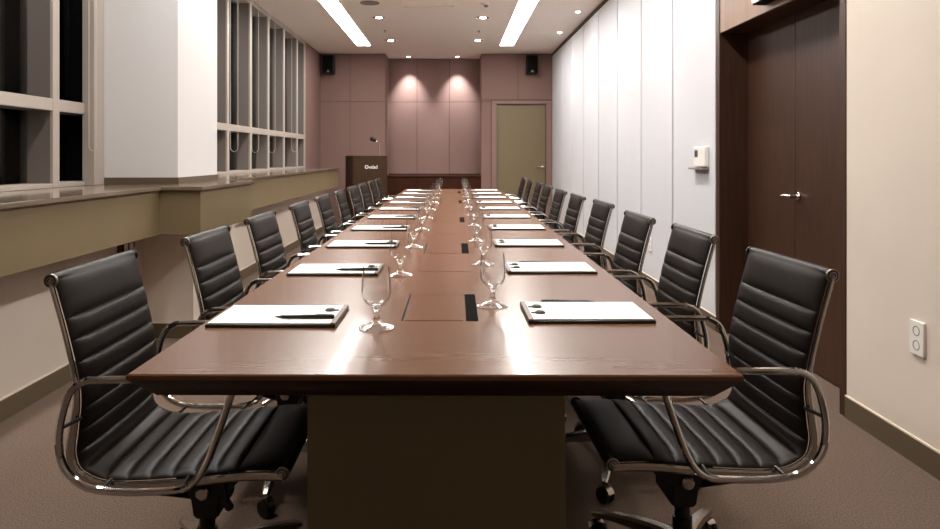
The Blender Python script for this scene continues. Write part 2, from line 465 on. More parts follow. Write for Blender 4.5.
# ------------------------------------------------------------------ things on walls
def speaker(x, y, z, label):
    t = thing('wall_speaker', label, 'speaker', (x, y, z), group='wall speakers on the back wall')
    obj('cabinet', B(-0.10, 0.10, -0.20, -0.03, -0.16, 0.16, bev=0.02, seg=3), M['black'], t)
    obj('grille', B(-0.085, 0.085, -0.207, -0.198, -0.14, 0.14, bev=0.004), M['satin'], t)
    bm = bmesh.new(); lathe(bm, [(0, 0), (0.02, 0), (0.02, 0.004), (0, 0.004)], 14, Matrix.Translation((0, -0.207, -0.12)) @ Matrix.Rotation(PI / 2, 4, 'X'))
    obj('badge', bm, M['greymetal'], t)
    obj('bracket', B(-0.03, 0.03, -0.04, 0.0, -0.05, 0.05, bev=0.004), M['black'], t)
speaker(-2.13, YB, 2.74, 'black speaker high on the back wall in the window side corner')
speaker(1.38, YB, 2.74, 'black speaker high on the back wall above the olive door')

def outlet(x, y, z, label):
    t = thing('wall_outlet', label, 'outlet', (x, y, z), group='white wall outlets on the right wall')
    obj('face_plate', B(-0.011, 0, -0.039, 0.039, -0.064, 0.064, bev=0.003), M['whiteplastic'], t)
    for dz in (0.027, -0.027):
        bm = bmesh.new()
        T = Matrix.Translation((-0.0112, 0, dz)) @ Matrix.Rotation(-PI / 2, 4, 'Y')
        lathe(bm, [(0.0, -0.004), (0.014, -0.004), (0.0155, 0.0005), (0.018, 0.0012), (0.019, 0.0)], 20, T)
        obj('socket', bm, M['greymetal'], t)
outlet(XR, 2.585, 0.478, 'white double wall outlet low on the beige wall near the viewer')
outlet(XR, 6.07, 0.385, 'small white wall outlet low on the white panels behind the chairs')

t = thing('thermostat', 'white wall control with dark display beside the brown door', 'thermostat', (XR, 4.81, 1.14))
obj('housing', B(-0.022, 0, -0.115, 0.13, -0.055, 0.085, bev=0.006), M['whiteplastic'], t)
obj('display', B(-0.0235, -0.02, 0.03, 0.105, 0.012, 0.06, bev=0.001), M['screen'], t)
obj('flap', B(-0.029, -0.02, -0.11, 0.025, -0.05, 0.08, bev=0.002), M['whiteplastic'], t)
obj('tray', B(-0.05, 0, -0.115, 0.16, -0.075, -0.062, bev=0.003), M['greymetal'], t)

t = thing('exit_sign', 'small white and black sign box projecting from the panel above the brown door', 'sign', (XR, 3.67, 2.075))
obj('housing', B(-0.075, 0, -0.19, 0.18, -0.075, 0.09, bev=0.004), M['satin'], t)
obj('sign_face', B(-0.074, -0.004, 0.18, 0.186, -0.068, 0.083), M['whiteplastic'], t)
obj('sign_front', B(-0.081, -0.074, -0.18, 0.176, -0.070, 0.082, bev=0.002), M['whiteplastic'], t)

t = thing('hydrant_box', 'small dark red box on the low wall under the ledge left of the column', 'box', (XL, 4.14, 0.60))
obj('housing', B(0, 0.03, -0.085, 0.085, -0.075, 0.088, bev=0.004), M['red'], t)
for k in (-1, 1):
    obj('label_plate', B(0.03, 0.032, k * 0.035 - 0.02, k * 0.035 + 0.02, -0.06, 0.035), M['whiteplastic'], t)
obj('side_strip', B(0.03, 0.033, -0.085, -0.066, -0.07, 0.083), M['satin'], t)

# ------------------------------------------------------------------ ceiling things
def strip(x0, x1, label):
    t = thing('strip_light', label, 'light', ((x0 + x1) / 2, 6.55, CEIL), group='long strip lights in the ceiling')
    w = (x1 - x0) / 2
    bm = bmesh.new()
    box(bm, -w - 0.012, -w, -4.6, 4.61, -0.008, -0.0005); box(bm, w, w + 0.012, -4.6, 4.61, -0.008, -0.0005)
    box(bm, -w, w, 4.6, 4.612, -0.008, -0.0005); box(bm, -w, w, -4.612, -4.6, -0.008, -0.0005)
    obj('frame', bm, M['ceiling'], t)
    d = obj('diffuser', B(-w, w, -4.6, 4.6, -0.005, -0.001), M['strip'], t); d['label'] = 'glowing white diffuser'
strip(-1.53, -1.313, 'long glowing ceiling strip light on the window side')
strip(0.772, 0.99, 'long glowing ceiling strip light on the white panel side')

def spot(x, y, z, energy, size, blend, col, aim=None, parent=None, rad=0.03):
    l = bpy.data.lights.new('downlight_lamp', 'SPOT'); l.energy = energy; l.spot_size = size; l.spot_blend = blend; l.color = col; l.shadow_soft_size = rad
    o = bpy.data.objects.new('downlight_lamp', l); COL.objects.link(o)
    d = Vector(aim) - Vector((x, y, z)) if aim else Vector((0, 0, -1))
    o.rotation_euler = d.to_track_quat('-Z', 'Y').to_euler()
    if parent is not None:
        o.parent = parent; o.location = Vector((x, y, z)) - Vector(parent.location)
    else: o.location = (x, y, z)
    return o
WARM = (1.0, 0.90, 0.78); COOL = (0.97, 0.98, 1.0)
names = {(-0.945, 8.91): 'round ceiling downlight nearer the viewer on the window side', (-0.945, 10.67): 'round ceiling downlight nearer the back wall on the window side',
         (0.398, 8.91): 'round ceiling downlight nearer the viewer on the panel side', (0.398, 10.67): 'round ceiling downlight nearer the back wall on the panel side'}
for y in (10.67, 8.91, 7.15, 5.39, 3.63, 1.87):
    for x in (-0.945, 0.398):
        t = None
        if (x, y) in names:
            t = thing('downlight', names[(x, y)], 'light', (x, y, CEIL), group='round downlights over the table')
            bm = bmesh.new(); lathe(bm, [(0.083, -0.0005), (0.105, -0.0005), (0.105, -0.004), (0.09, -0.008), (0.083, -0.008)], 28, closed=True)
            obj('rim', bm, M['ceiling'], t)
            bm = bmesh.new(); lathe(bm, [(0, -0.001), (0.086, -0.001), (0.086, -0.004), (0, -0.004)], 28)
            obj('reflector', bm, M['satin'], t)
            bm = bmesh.new(); lathe(bm, [(0, -0.004), (0.042, -0.004), (0.038, -0.008), (0.02, -0.010), (0, -0.011)], 20)
            obj('bulb', bm, M['bulb'], t)
        spot(x, y, CEIL - 0.04, 36, math.radians(110), 1.0, WARM, None, t, 0.05)
def washer(x, y, aim, label, energy, size, seen=True, grp=None):
    t = None
    if seen:
        t = thing('spotlight', label, 'light', (x, y, CEIL), group=grp)
        bm = bmesh.new(); lathe(bm, [(0.03, -0.0005), (0.042, -0.0005), (0.042, -0.005), (0.03, -0.005)], 20, closed=True); obj('rim', bm, M['whiteplastic'], t)
        bm = bmesh.new(); lathe(bm, [(0, -0.001), (0.03, -0.001), (0.03, -0.004), (0.018, -0.010), (0, -0.012)], 18); obj('bulb', bm, M['bulbwhite'], t)
    spot(x, y, CEIL - 0.03, energy, size, 1.0, COOL, aim, t, 0.025)
for y, lab in ((9.98, 'small ceiling spotlight beside the white panels, the one nearer the back wall'), (8.55, 'small ceiling spotlight beside the white panels, the one nearer the viewer'),
               (7.12, ''), (5.69, '')):
    washer(1.56, y, (1.70, y, 0.6), lab, 20, math.radians(66), bool(lab), 'small spotlights washing the white panels')
washer(-0.78, 12.42, (-0.78, 12.70, 1.9), 'small ceiling spotlight in the recess on the lectern side', 100, math.radians(66), True, 'small spotlights in the wall recess')
washer(0.10, 12.42, (0.10, 12.70, 1.9), 'small ceiling spotlight in the recess on the olive door side', 100, math.radians(66), True, 'small spotlights in the wall recess')

t = thing('ceiling_speaker', 'round grey grille in the ceiling beside the window side strip light', 'speaker', (-0.96, 8.06, CEIL))
bm = bmesh.new(); lathe(bm, [(0.1, -0.0005), (0.115, -0.0005), (0.115, -0.006), (0.1, -0.008)], 28, closed=True); obj('rim', bm, M['greymetal'], t)
bm = bmesh.new(); lathe(bm, [(0, -0.001), (0.1, -0.001), (0.1, -0.005), (0, -0.007)], 28); obj('grille', bm, M['greymetal'], t)
t = thing('ceiling_air_vent', 'square beige air vent panel in the middle of the ceiling', 'vent', (-0.28, 7.93, CEIL))
bm = bmesh.new()
for (a, b, c, d) in ((-0.33, 0.33, -0.33, -0.30), (-0.33, 0.33, 0.30, 0.33), (-0.33, -0.30, -0.30, 0.30), (0.30, 0.33, -0.30, 0.30)): box(bm, a, b, c, d, -0.014, -0.0005, bev=0.002)
obj('frame', bm, M['ceiling'], t)
obj('panel', B(-0.27, 0.27, -0.27, 0.27, -0.012, -0.0005, bev=0.003), M['ceiling'], t)
t = thing('smoke_detector', 'small grey detector on the ceiling beside the panel side strip light', 'detector', (0.38, 8.08, CEIL))
bm = bmesh.new(); lathe(bm, [(0, -0.0005), (0.05, -0.0005), (0.05, -0.012), (0.03, -0.022), (0, -0.024)], 22); obj('body', bm, M['whiteplastic'], t)
bm = bmesh.new(); tube(bm, [(0, 0, -0.02), (0.035, -0.02, -0.045)], 0.018, 12); obj('head', bm, M['greymetal'], t)
for x, y, lab in ((-0.955, 9.84, 'tiny ceiling sprinkler between the two window side downlights'), (0.385, 9.88, 'tiny ceiling sprinkler between the two panel side downlights')):
    bm = bmesh.new(); lathe(bm, [(0, -0.0005), (0.022, -0.0005), (0.02, -0.006), (0.006, -0.008), (0.006, -0.022), (0.014, -0.024), (0, -0.026)], 16)
    tag(obj('ceiling_sprinkler', bm, M['greymetal'], loc=(x, y, CEIL)), lab, 'sprinkler', 'ceiling sprinklers')

# ------------------------------------------------------------------ lectern + microphone
LX, LY = -1.37, 11.05
lec = thing('lectern', 'dark wooden lectern with white lettering standing by the back wall', 'lectern', (LX, LY, 0), math.radians(24))
lw, ld, lh = 0.27, 0.22, 1.165
bm = bmesh.new(); box(bm, -lw, lw, -ld, -ld + 0.03, 0.04, lh, bev=0.004); fp = obj('front_panel', bm, M['lectern'], lec)
for s in (-1, 1):
    bm = bmesh.new(); box(bm, s * lw - 0.015, s * lw + 0.015, -ld + 0.02, ld, 0.04, lh, bev=0.004); obj('side_panel', bm, M['lectern'], lec)
obj('plinth', B(-lw - 0.01, lw + 0.01, -ld - 0.01, ld, 0, 0.045, bev=0.004), M['lectern'], lec)
bm = B(-lw - 0.005, lw + 0.005, -ld + 0.03, ld, lh - 0.08, lh - 0.055, bev=0.003); obj('reading_top', bm, M['lectern'], lec)
obj('shelf', B(-lw + 0.015, lw - 0.015, -ld + 0.03, ld, 0.55, 0.57), M['lectern'], lec)
def text_mesh(body, size, depth):
    c = bpy.data.curves.new('lettering', 'FONT'); c.body = body; c.size = size; c.extrude = depth; c.align_x = 'CENTER'; c.align_y = 'CENTER'
    tmp = bpy.data.objects.new('lettering', c); COL.objects.link(tmp)
    dg = bpy.context.evaluated_depsgraph_get()
    me = bpy.data.meshes.new_from_object(tmp.evaluated_get(dg)); bpy.data.objects.remove(tmp)
    return me
me = text_mesh('Ovalad', 0.078, 0.002)
me.materials.append(M['paper'])
lt = bpy.data.objects.new('lettering', me); COL.objects.link(lt); lt.parent = lec
lt.rotation_euler = (PI / 2, 0, 0); lt.location = (0.01, -ld - 0.002, 0.985); lt['label'] = 'white lettering on the lectern front'
lt.scale = (0.95, 1, 1)

mx, my = LX + 0.21, LY - 0.02
mic = thing('microphone', 'gooseneck microphone standing on the lectern', 'microphone', (mx, my, lh - 0.0545))
bm = bmesh.new(); lathe(bm, [(0, 0), (0.035, 0), (0.035, 0.01), (0.012, 0.018), (0.012, 0.03), (0, 0.03)], 18); obj('base', bm, M['black'], mic)
bm = bmesh.new(); tube(bm, catmull([(0, 0, 0.02), (0.0, 0, 0.12), (0.0, 0, 0.21), (-0.02, -0.01, 0.27), (-0.07, -0.02, 0.30)], 6), 0.006, 8); obj('gooseneck', bm, M['chrome'], mic)
bm = bmesh.new(); tube(bm, [(-0.05, -0.015, 0.292), (-0.06, -0.018, 0.297), (-0.13, -0.03, 0.325), (-0.145, -0.033, 0.33)], [0.018, 0.03, 0.036, 0.022], 12); obj('capsule', bm, M['black'], mic)

# ------------------------------------------------------------------ conference table
TX, TY, TS = -0.034, 1.323, 0.0051
TROT = -math.atan(TS)
ZTOP = 0.74
def tp(u, v, z=ZTOP + 0.0004): return (TX + u + TS * v, TY + v - TS * u, z)
tab = thing('conference_table', 'long brown wooden conference table in the middle of the room', 'table', (TX, TY, 0), TROT)
HW, TL = 0.593, 7.46
bm = bmesh.new()
loops = []
for (ins, z) in ((0.003, ZTOP), (0.0, ZTOP - 0.003), (0.0, ZTOP - 0.011)):
    loops.append([bm.verts.new(p) for p in ((-HW + ins, ins, z), (HW - ins, ins, z), (HW - ins, TL - ins, z), (-HW + ins, TL - ins, z))])
bm.faces.new(loops[0])
for a, b in zip(loops[:-1], loops[1:]):
    for k in range(4): bm.faces.new((a[k], a[(k + 1) % 4], b[(k + 1) % 4], b[k]))
bm.faces.new(loops[-1][::-1])
obj('table_top', bm, M['table'], tab, angle=60)
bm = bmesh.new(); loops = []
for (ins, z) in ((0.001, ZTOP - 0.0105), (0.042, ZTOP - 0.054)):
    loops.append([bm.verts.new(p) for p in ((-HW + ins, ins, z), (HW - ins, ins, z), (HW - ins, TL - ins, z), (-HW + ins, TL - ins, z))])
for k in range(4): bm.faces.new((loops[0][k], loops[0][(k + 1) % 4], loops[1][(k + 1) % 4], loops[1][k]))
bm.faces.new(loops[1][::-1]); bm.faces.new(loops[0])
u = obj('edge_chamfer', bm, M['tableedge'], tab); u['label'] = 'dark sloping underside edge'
for (v0, v1) in ((0.127, 0.95), (3.2, 4.3), (6.5, 7.25)):
    obj('pedestal', B(-0.272, 0.272, v0, v1, 0, ZTOP - 0.053, bev=0.004), M['pedestal'], tab)
# flaps with a black brush strip, and the cross joints of the top
flaps = [(0.435, 0.765), (1.655, 1.985), (3.06, 3.39), (4.83, 5.16), (6.50, 6.83)]
for (v0, v1) in flaps:
    f = obj('cable_flap', B(-0.088, 0.060, v0, v1, ZTOP - 0.002, ZTOP + 0.0012, bev=0.0006), M['tablecentre'], tab)
    obj('brush_strip', B(0.068, 0.099, v0, v1, ZTOP - 0.002, ZTOP + 0.0016), M['brush'], f)
    obj('hinge_gap', B(-0.098, -0.093, v0, v1, ZTOP - 0.002, ZTOP + 0.0006), M['satin'], f)
bm = bmesh.new()
for (v0, v1) in flaps:
    for v in (v1 + 0.003, v1 + 0.42):
        if v < TL - 0.1: box(bm, -0.098, 0.099, v, v + 0.004, ZTOP - 0.002, ZTOP + 0.0005)
obj('joint_line', bm, M['tableedge'], tab)

ORD = ['first', 'second', 'third', 'fourth', 'fifth', 'sixth', 'seventh', 'eighth', 'ninth', 'tenth']
SIDE = {-1: 'window side', 1: 'panel side'}

# ------------------------------------------------------------------ place settings
def make_pad(label, side):
    """board with paper; local +x points to the middle of the table's far end when side = 1 (inner end at -x)"""
    t = thing('clipboard', label, 'clipboard', group='notepads along the conference table')
    obj('board', B(-0.16, 0.16, -0.107, 0.107, 0.0, 0.0075, bev=0.002), M['board'], t)
    obj('paper_sheet', B(-0.146, 0.155, -0.100, 0.102, 0.0075, 0.0105, bev=0.0006), M['paper'], t)
    obj('binding_strip', B(-0.159, -0.147, -0.105, 0.105, 0.0072, 0.0115, bev=0.001), M['spine'], t)
    for dy in (-0.035, 0.035):
        bm = bmesh.new(); lathe(bm, [(0, 0.010), (0.014, 0.010), (0.014, 0.013), (0.009, 0.017), (0, 0.017)], 14, Matrix.Translation((-0.122, dy, 0)))
        box(bm, -0.145, -0.12, dy - 0.005, dy + 0.005, 0.0108, 0.0135, bev=0.001)
        obj('clip', bm, M['black'], t)
    return t
def make_pen(label):
    t = thing('pen', label, 'pen', group='black pens along the conference table')
    bm = bmesh.new(); R90 = Matrix.Rotation(PI / 2, 4, 'Y')
    lathe(bm, [(0, -0.075), (0.001, -0.075), (0.0045, -0.055), (0.0048, 0.0), (0, 0.0)], 12, Matrix.Translation((0, 0, 0.0055)) @ R90); obj('barrel', bm, M['black'], t)
    bm = bmesh.new(); lathe(bm, [(0, -0.005), (0.0055, -0.005), (0.0055, 0.072), (0.004, 0.075), (0, 0.075)], 12, Matrix.Translation((0, 0, 0.0055)) @ R90); obj('cap', bm, M['black'], t)
    obj('clip', B(0.03, 0.07, -0.0015, 0.0015, 0.0105, 0.0125), M['alu'], t)
    return t
def thin_glass(name, power, gain, base, edge):
    m = bpy.data.materials.new(name); m.use_nodes = True; nt = m.node_tree; nt.nodes.clear()
    o = nt.nodes.new('ShaderNodeOutputMaterial'); mx = nt.nodes.new('ShaderNodeMixShader')
    t = nt.nodes.new('ShaderNodeBsdfTransparent'); g = nt.nodes.new('ShaderNodeBsdfGlossy')
    g.inputs['Roughness'].default_value = 0.02; g.inputs['Color'].default_value = (1, 1, 1, 1)
    lw = nt.nodes.new('ShaderNodeLayerWeight'); lw.inputs['Blend'].default_value = 0.5
    cr = nt.nodes.new('ShaderNodeValToRGB')          # outline shading put into the tint, darker towards the edge
    cr.color_ramp.elements[0].position = 0.5; cr.color_ramp.elements[0].color = (0.98, 0.985, 0.985, 1)
    cr.color_ramp.elements[1].position = 1.0; cr.color_ramp.elements[1].color = (edge, edge, edge, 1)
    p = nt.nodes.new('ShaderNodeMath'); p.operation = 'POWER'; p.inputs[1].default_value = power
    a = nt.nodes.new('ShaderNodeMath'); a.operation = 'MULTIPLY_ADD'; a.inputs[1].default_value = gain; a.inputs[2].default_value = base
    L = nt.links.new
    L(lw.outputs['Facing'], p.inputs[0]); L(p.outputs[0], a.inputs[0]); L(a.outputs[0], mx.inputs[0])
    L(lw.outputs['Facing'], cr.inputs['Fac']); L(cr.outputs['Color'], t.inputs['Color'])
    L(t.outputs[0], mx.inputs[1]); L(g.outputs[0], mx.inputs[2]); L(mx.outputs[0], o.inputs['Surface'])
    return m
M['bowlglass'] = thin_glass('goblet_bowl_glass', 4.0, 0.75, 0.022, 0.42)
M['footglass'] = thin_glass('goblet_foot_glass', 2.6, 0.85, 0.03, 0.9)
GOB = [(0, 0.0008), (0.030, 0.0006), (0.0425, 0.0014), (0.0435, 0.0030), (0.040, 0.0048), (0.026, 0.009), (0.014, 0.0155), (0.008, 0.024), (0.0066, 0.034), (0.0072, 0.042), (0.011, 0.0465), (0.0125, 0.049), (0.0105, 0.0515),
       (0.0130, 0.0545), (0.020, 0.0575), (0.0275, 0.064), (0.0335, 0.074), (0.0363, 0.087), (0.0360, 0.102), (0.0345, 0.122), (0.0330, 0.1485), (0.0324, 0.1495), (0.0316, 0.1485),
       (0.0330, 0.122), (0.0344, 0.102), (0.0347, 0.087), (0.0318, 0.075), (0.026, 0.0665), (0.018, 0.0615), (0.008, 0.0600), (0, 0.0598)]
def make_goblet(label):
    bm = bmesh.new(); lathe(bm, GOB, 36)
    for f in bm.faces:      # solid stem, thin-walled bowl and foot
        c = f.calc_center_median(); f.material_index = 0 if (0.012 < c.z < 0.056 and math.hypot(c.x, c.y) < 0.017) else (2 if c.z < 0.03 else 1)
    return tag(obj('water_goblet', bm, [M['goblet'], M['bowlglass'], M['footglass']], angle=80), label, 'glass', 'water goblets along the conference table')
pad0 = make_pad('', 1); pen0 = make_pen(''); gob0 = make_goblet('')
used = set()
def put(src, loc, rz, label):
    if src.name not in used:
        used.add(src.name); src.location = loc; src.rotation_euler = (0, 0, rz); src['label'] = label; return src
    return dup(src, loc, rz, label)
for side in (-1, 1):
    for k in range(10):
        v0 = (0.360 if side < 0 else 0.405) + 0.7255 * k
        jr = random.uniform(-0.012, 0.012); ju = random.uniform(-0.006, 0.006)
        uc = (0.388 if side > 0 else (-0.408 if k == 0 else -0.386)) + ju
        rz = TROT + jr + (0 if side > 0 else PI)
        end = {0: 'nearest the viewer', 9: 'farthest away'}.get(k, 'from the near end')
        nth = ORD[k]
        where = 'on the %s of the table' % SIDE[side]
        put(pad0, tp(uc, v0 + 0.107), rz, '%s white notepad %s, %s' % (nth, where, end))
        if side < 0:
            put(pen0, tp((-0.335 if k == 0 else -0.305) + ju, v0 + 0.05, ZTOP + 0.0106), TROT + jr + 0.03, 'black pen lying on the %s notepad %s' % (nth, where))
            put(gob0, tp(-0.148 + ju, 0.36 + 0.738 * k), 0, '%s clear water goblet %s, %s' % (nth, where, end))
        else:
            put(pen0, tp(0.365 + ju, v0 + 0.236), TROT + PI + jr, 'black pen lying behind the %s notepad %s' % (nth, where))
            put(gob0, tp(0.150 + ju, 0.607 + 0.733 * k), 0, '%s clear water goblet %s, %s' % (nth, where, end))

# ------------------------------------------------------------------ office chair
PROF = [(-.288, .872), (-.2525, .742), (-.226, .614), (-.231, .531), (-.236, .471), (-.217, .430), (-.152, .405), (-.009, .409), (.148, .424), (.244, .424)]
dense = catmull([(x, 0, z) for x, z in PROF], 14)
L = [0.0]
for a, b in zip(dense[:-1], dense[1:]): L.append(L[-1] + (b - a).length)
TOT = L[-1]
def at(s):
    s = max(0.0, min(TOT, s)); i = 0
    while i < len(L) - 2 and L[i + 1] < s: i += 1
    t = (s - L[i]) / (L[i + 1] - L[i]); p = dense[i].lerp(dense[i + 1], t)
    a = dense[max(0, i - 2)]; b = dense[min(len(dense) - 1, i + 3)]
    tg = (b - a).normalized()
    n = Vector((-tg.z, 0, tg.x))      # towards the sitter
    return p, (n if True else -n)
SW = 0.206
def sling_bm():
    bm = bmesh.new()
    seamsS = [0.0, 0.095]
    while seamsS[-1] + 0.052 < TOT - 0.075: seamsS.append(seamsS[-1] + 0.052)
    seamsS.append(TOT)
    rows = []
    for a, b in zip(seamsS[:-1], seamsS[1:]):
        n = 11
        for k in range(n):
            t = (0, .03, .07, .14, .26, .40, .55, .70, .84, .93, .97)[k]
            bl = 1 - abs(2 * t - 1) ** 4.5
            if a == 0.0 and t < 0.5: bl = 0.3 + 0.7 * bl
            if b == TOT and t > 0.5: bl = 0.3 + 0.7 * bl
            rows.append((a + (b - a) * t, bl))
    rows.append((TOT, 0.3))
    ys = [-1, -0.985, -0.95, -0.88, -0.7, -0.45, -0.2, 0, 0.2, 0.45, 0.7, 0.88, 0.95, 0.985, 1]
    fr, bk = [], []
    for s, bul in rows:
        p, n = at(s)
        A, Bk = [], []
        for y in ys:
            e = (1 - abs(y) ** 8)
            A.append(bm.verts.new(p + n * (0.007 + 0.007 * e ** 0.5 + 0.0082 * bul * e) + Vector((0, y * SW, 0))))
            Bk.append(bm.verts.new(p + n * (0.005 - 0.002 * e ** 0.5 - 0.004 * bul * e) + Vector((0, y * SW, 0))))
        fr.append(A); bk.append(Bk)
    for end in (0, 1):
        s_end = 0.0 if end == 0 else TOT
        p, n = at(s_end); tg = Vector((n.z, 0, -n.x))
        u = -tg if end == 0 else tg
        new = []
        for k in range(1, 13):
            ph = math.radians(15.5 * k); d = n * math.cos(ph) + u * math.sin(ph)
            A, Bk = [], []
            for y in ys:
                e = (1 - abs(y) ** 8)
                A.append(bm.verts.new(p + d * (0.0130 + 0.0036 * e ** 0.5) + Vector((0, y * SW, 0))))
                Bk.append(bm.verts.new(p + d * 0.006 + Vector((0, y * SW, 0))))
            new.append((A, Bk))
        if end == 0:
            fr = [a for a, b in new[::-1]] + fr; bk = [b for a, b in new[::-1]] + bk
        else:
            fr = fr + [a for a, b in new]; bk = bk + [b for a, b in new]
    rows = fr
    m = len(ys)
    for i in range(len(rows) - 1):
        for j in range(m - 1):
            bm.faces.new((fr[i][j], fr[i][j + 1], fr[i + 1][j + 1], fr[i + 1][j]))
            bm.faces.new((bk[i][j], bk[i + 1][j], bk[i + 1][j + 1], bk[i][j + 1]))
        bm.faces.new((fr[i][0], fr[i + 1][0], bk[i + 1][0], bk[i][0]))
        bm.faces.new((fr[i][-1], bk[i][-1], bk[i + 1][-1], fr[i + 1][-1]))
    for i in (0, len(rows) - 1):
        for j in range(m - 1): bm.faces.new((fr[i][j], bk[i][j], bk[i][j + 1], fr[i][j + 1]))
    # the rolled ends of the leather
    for s in (0.0, TOT):
        p, n = at(s)
        T = Matrix.Translation(p + Vector((0, -SW, 0)) - n * 0.0006) @ Matrix.Rotation(-PI / 2, 4, 'X')
        lathe(bm, [(0, 0), (0.0075, 0), (0.0075, 2 * SW), (0, 2 * SW)], 24, T)
    return bm
def rail_bm(s):
    bm = bmesh.new(); rings = []
    n_ = 60
    for i in range(n_ + 1):
        p, n = at(TOT * i / n_)
        q_ = min(1.0, max(0.0, (i / n_ - 0.22) / 0.2)); hd = 0.0050 + 0.0048 * q_ * q_ * (3 - 2 * q_)
        off = 0.0025 - hd
        q = p + n * off + Vector((0, s * 0.2085, 0))
        ring = []
        for k in range(8):
            a = PI / 4 * k + PI / 8
            ring.append(bm.verts.new(q + n * (hd * max(-1, min(1, 1.3 * math.cos(a)))) + Vector((0, 0.0058 * max(-1, min(1, 1.3 * math.sin(a))), 0))))
        rings.append(ring)
    for a, b in zip(rings[:-1], rings[1:]):
        for k in range(8): bm.faces.new((a[k], a[(k + 1) % 8], b[(k + 1) % 8], b[k]))
    bm.faces.new(rings[0]); bm.faces.new(rings[-1][::-1])
    return bm
ARM0 = [(-.150, .668), (-.182, .664), (-.212, .640), (-.231, .580), (-.237, .522), (-.224, .464), (-.178, .423), (-.108, .411), (-.02, .411), (.032, .416), (.064, .436), (.088, .476), (.110, .538), (.132, .605), (.143, .642), (.133, .664), (.105, .669), (0.0, .669)]
ARM = [(x - (0.004 if x < -0.17 else 0), z - (0.008 if z > 0.6 else 0.005 if z > 0.5 else 0.001)) for x, z in ARM0]
AY = 0.262
def arm_bm(s):
    bm = bmesh.new()
    pts = catmull([(x, s * AY, z) for x, z in ARM], 6, True)
    tube(bm, pts, 0.0085, 10, True)
    for (x, z, dx, dz) in ((-.232, .555, .012, 0.0), (-.150, .413, .0, .0), (.028, .415, .0, .004)):
        tube(bm, [(x, s * AY, z), (x + dx, s * 0.2085, z + dz)], 0.0045, 8, mi=1)
    return bm
def cap_bm(s, end):
    bm = bmesh.new()
    p, n = at(0.0 if end == 0 else TOT)
    T = Matrix.Translation(p + Vector((0, s * 0.206, 0))) @ Matrix.Rotation(-s * PI / 2, 4, 'X')
    lathe(bm, [(0, 0), (0.0160, 0), (0.0162, 0.001), (0.0164, 0.0035)], 24, T, 0)
    lathe(bm, [(0.0164, 0.0035), (0.0156, 0.0065), (0.0130, 0.0075)], 24, T, 1)
    lathe(bm, [(0.0130, 0.0075), (0.0120, 0.0055), (0.0105, 0.0055), (0.0100, 0.0075)], 24, T, 0)
    lathe(bm, [(0.0100, 0.0075), (0.0085, 0.0085), (0.0065, 0.0085)], 24, T, 1)
    lathe(bm, [(0.0065, 0.0085), (0.0060, 0.0060), (0.0045, 0.0060)], 24, T, 0)
    lathe(bm, [(0.0045, 0.0060), (0.0040, 0.0085), (0, 0.0090)], 24, T, 1)
    return bm
def leg_bm(a):
    bm = bmesh.new(); rings = []
    d = Vector((math.cos(a), math.sin(a), 0)); w = Vector((-math.sin(a), math.cos(a), 0))
    for r, zc, hw, hh in ((0.03, 0.118, 0.020, 0.022), (0.09, 0.118, 0.018, 0.018), (0.16, 0.110, 0.016, 0.014), (0.23, 0.096, 0.0145, 0.011), (0.285, 0.082, 0.013, 0.009), (0.305, 0.074, 0.009, 0.006)):
        rings.append([bm.verts.new(d * r + w * (hw * x) + Vector((0, 0, zc + hh * z))) for x, z in ((-1, -1), (1, -1), (1, .5), (.6, 1), (-.6, 1), (-1, .5))])
    for p, q in zip(rings[:-1], rings[1:]):
        for k in range(6): bm.faces.new((p[k], p[(k + 1) % 6], q[(k + 1) % 6], q[k]))
    bm.faces.new(rings[0]); bm.faces.new(rings[-1][::-1])
    return bm
def caster_bm(a):
    bm = bmesh.new()
    c = Vector((math.cos(a) * 0.285, math.sin(a) * 0.285, 0))
    ax = a + 0.9
    for s in (-1, 1):
        T = Matrix.Translation(c + Vector((0, 0, 0.028)) + Vector((-math.sin(ax), math.cos(ax), 0)) * (s * 0.011)) @ Matrix.Rotation(ax, 4, 'Z') @ Matrix.Rotation(PI / 2, 4, 'X')
        lathe(bm, [(0, -0.008), (0.025, -0.008), (0.028, -0.005), (0.028, 0.005), (0.025, 0.008), (0, 0.008)], 20, T, 0)
    T = Matrix.Translation(c + Vector((0, 0, 0.028)))
    lathe(bm, [(0, 0), (0.007, 0.0), (0.007, 0.05), (0, 0.05)], 10, T, 1)
    # hood over the wheels
    T = Matrix.Translation(c + Vector((0, 0, 0.028))) @ Matrix.Rotation(ax, 4, 'Z')
    b2 = bmesh.new(); rings = []
    for k in range(9):
        an = PI * (0.12 + 0.62 * k / 8)
        rings.append([b2.verts.new((math.cos(an) * rr, y, math.sin(an) * rr)) for rr, y in ((0.0305, -0.013), (0.0335, -0.013), (0.0335, 0.013), (0.0305, 0.013))])
    for p, q in zip(rings[:-1], rings[1:]):
        for j in range(4): b2.faces.new((p[j], p[(j + 1) % 4], q[(j + 1) % 4], q[j]))
    b2.faces.new(rings[0]); b2.faces.new(rings[-1][::-1])
    merge(bm, b2, 1, T)
    return bm
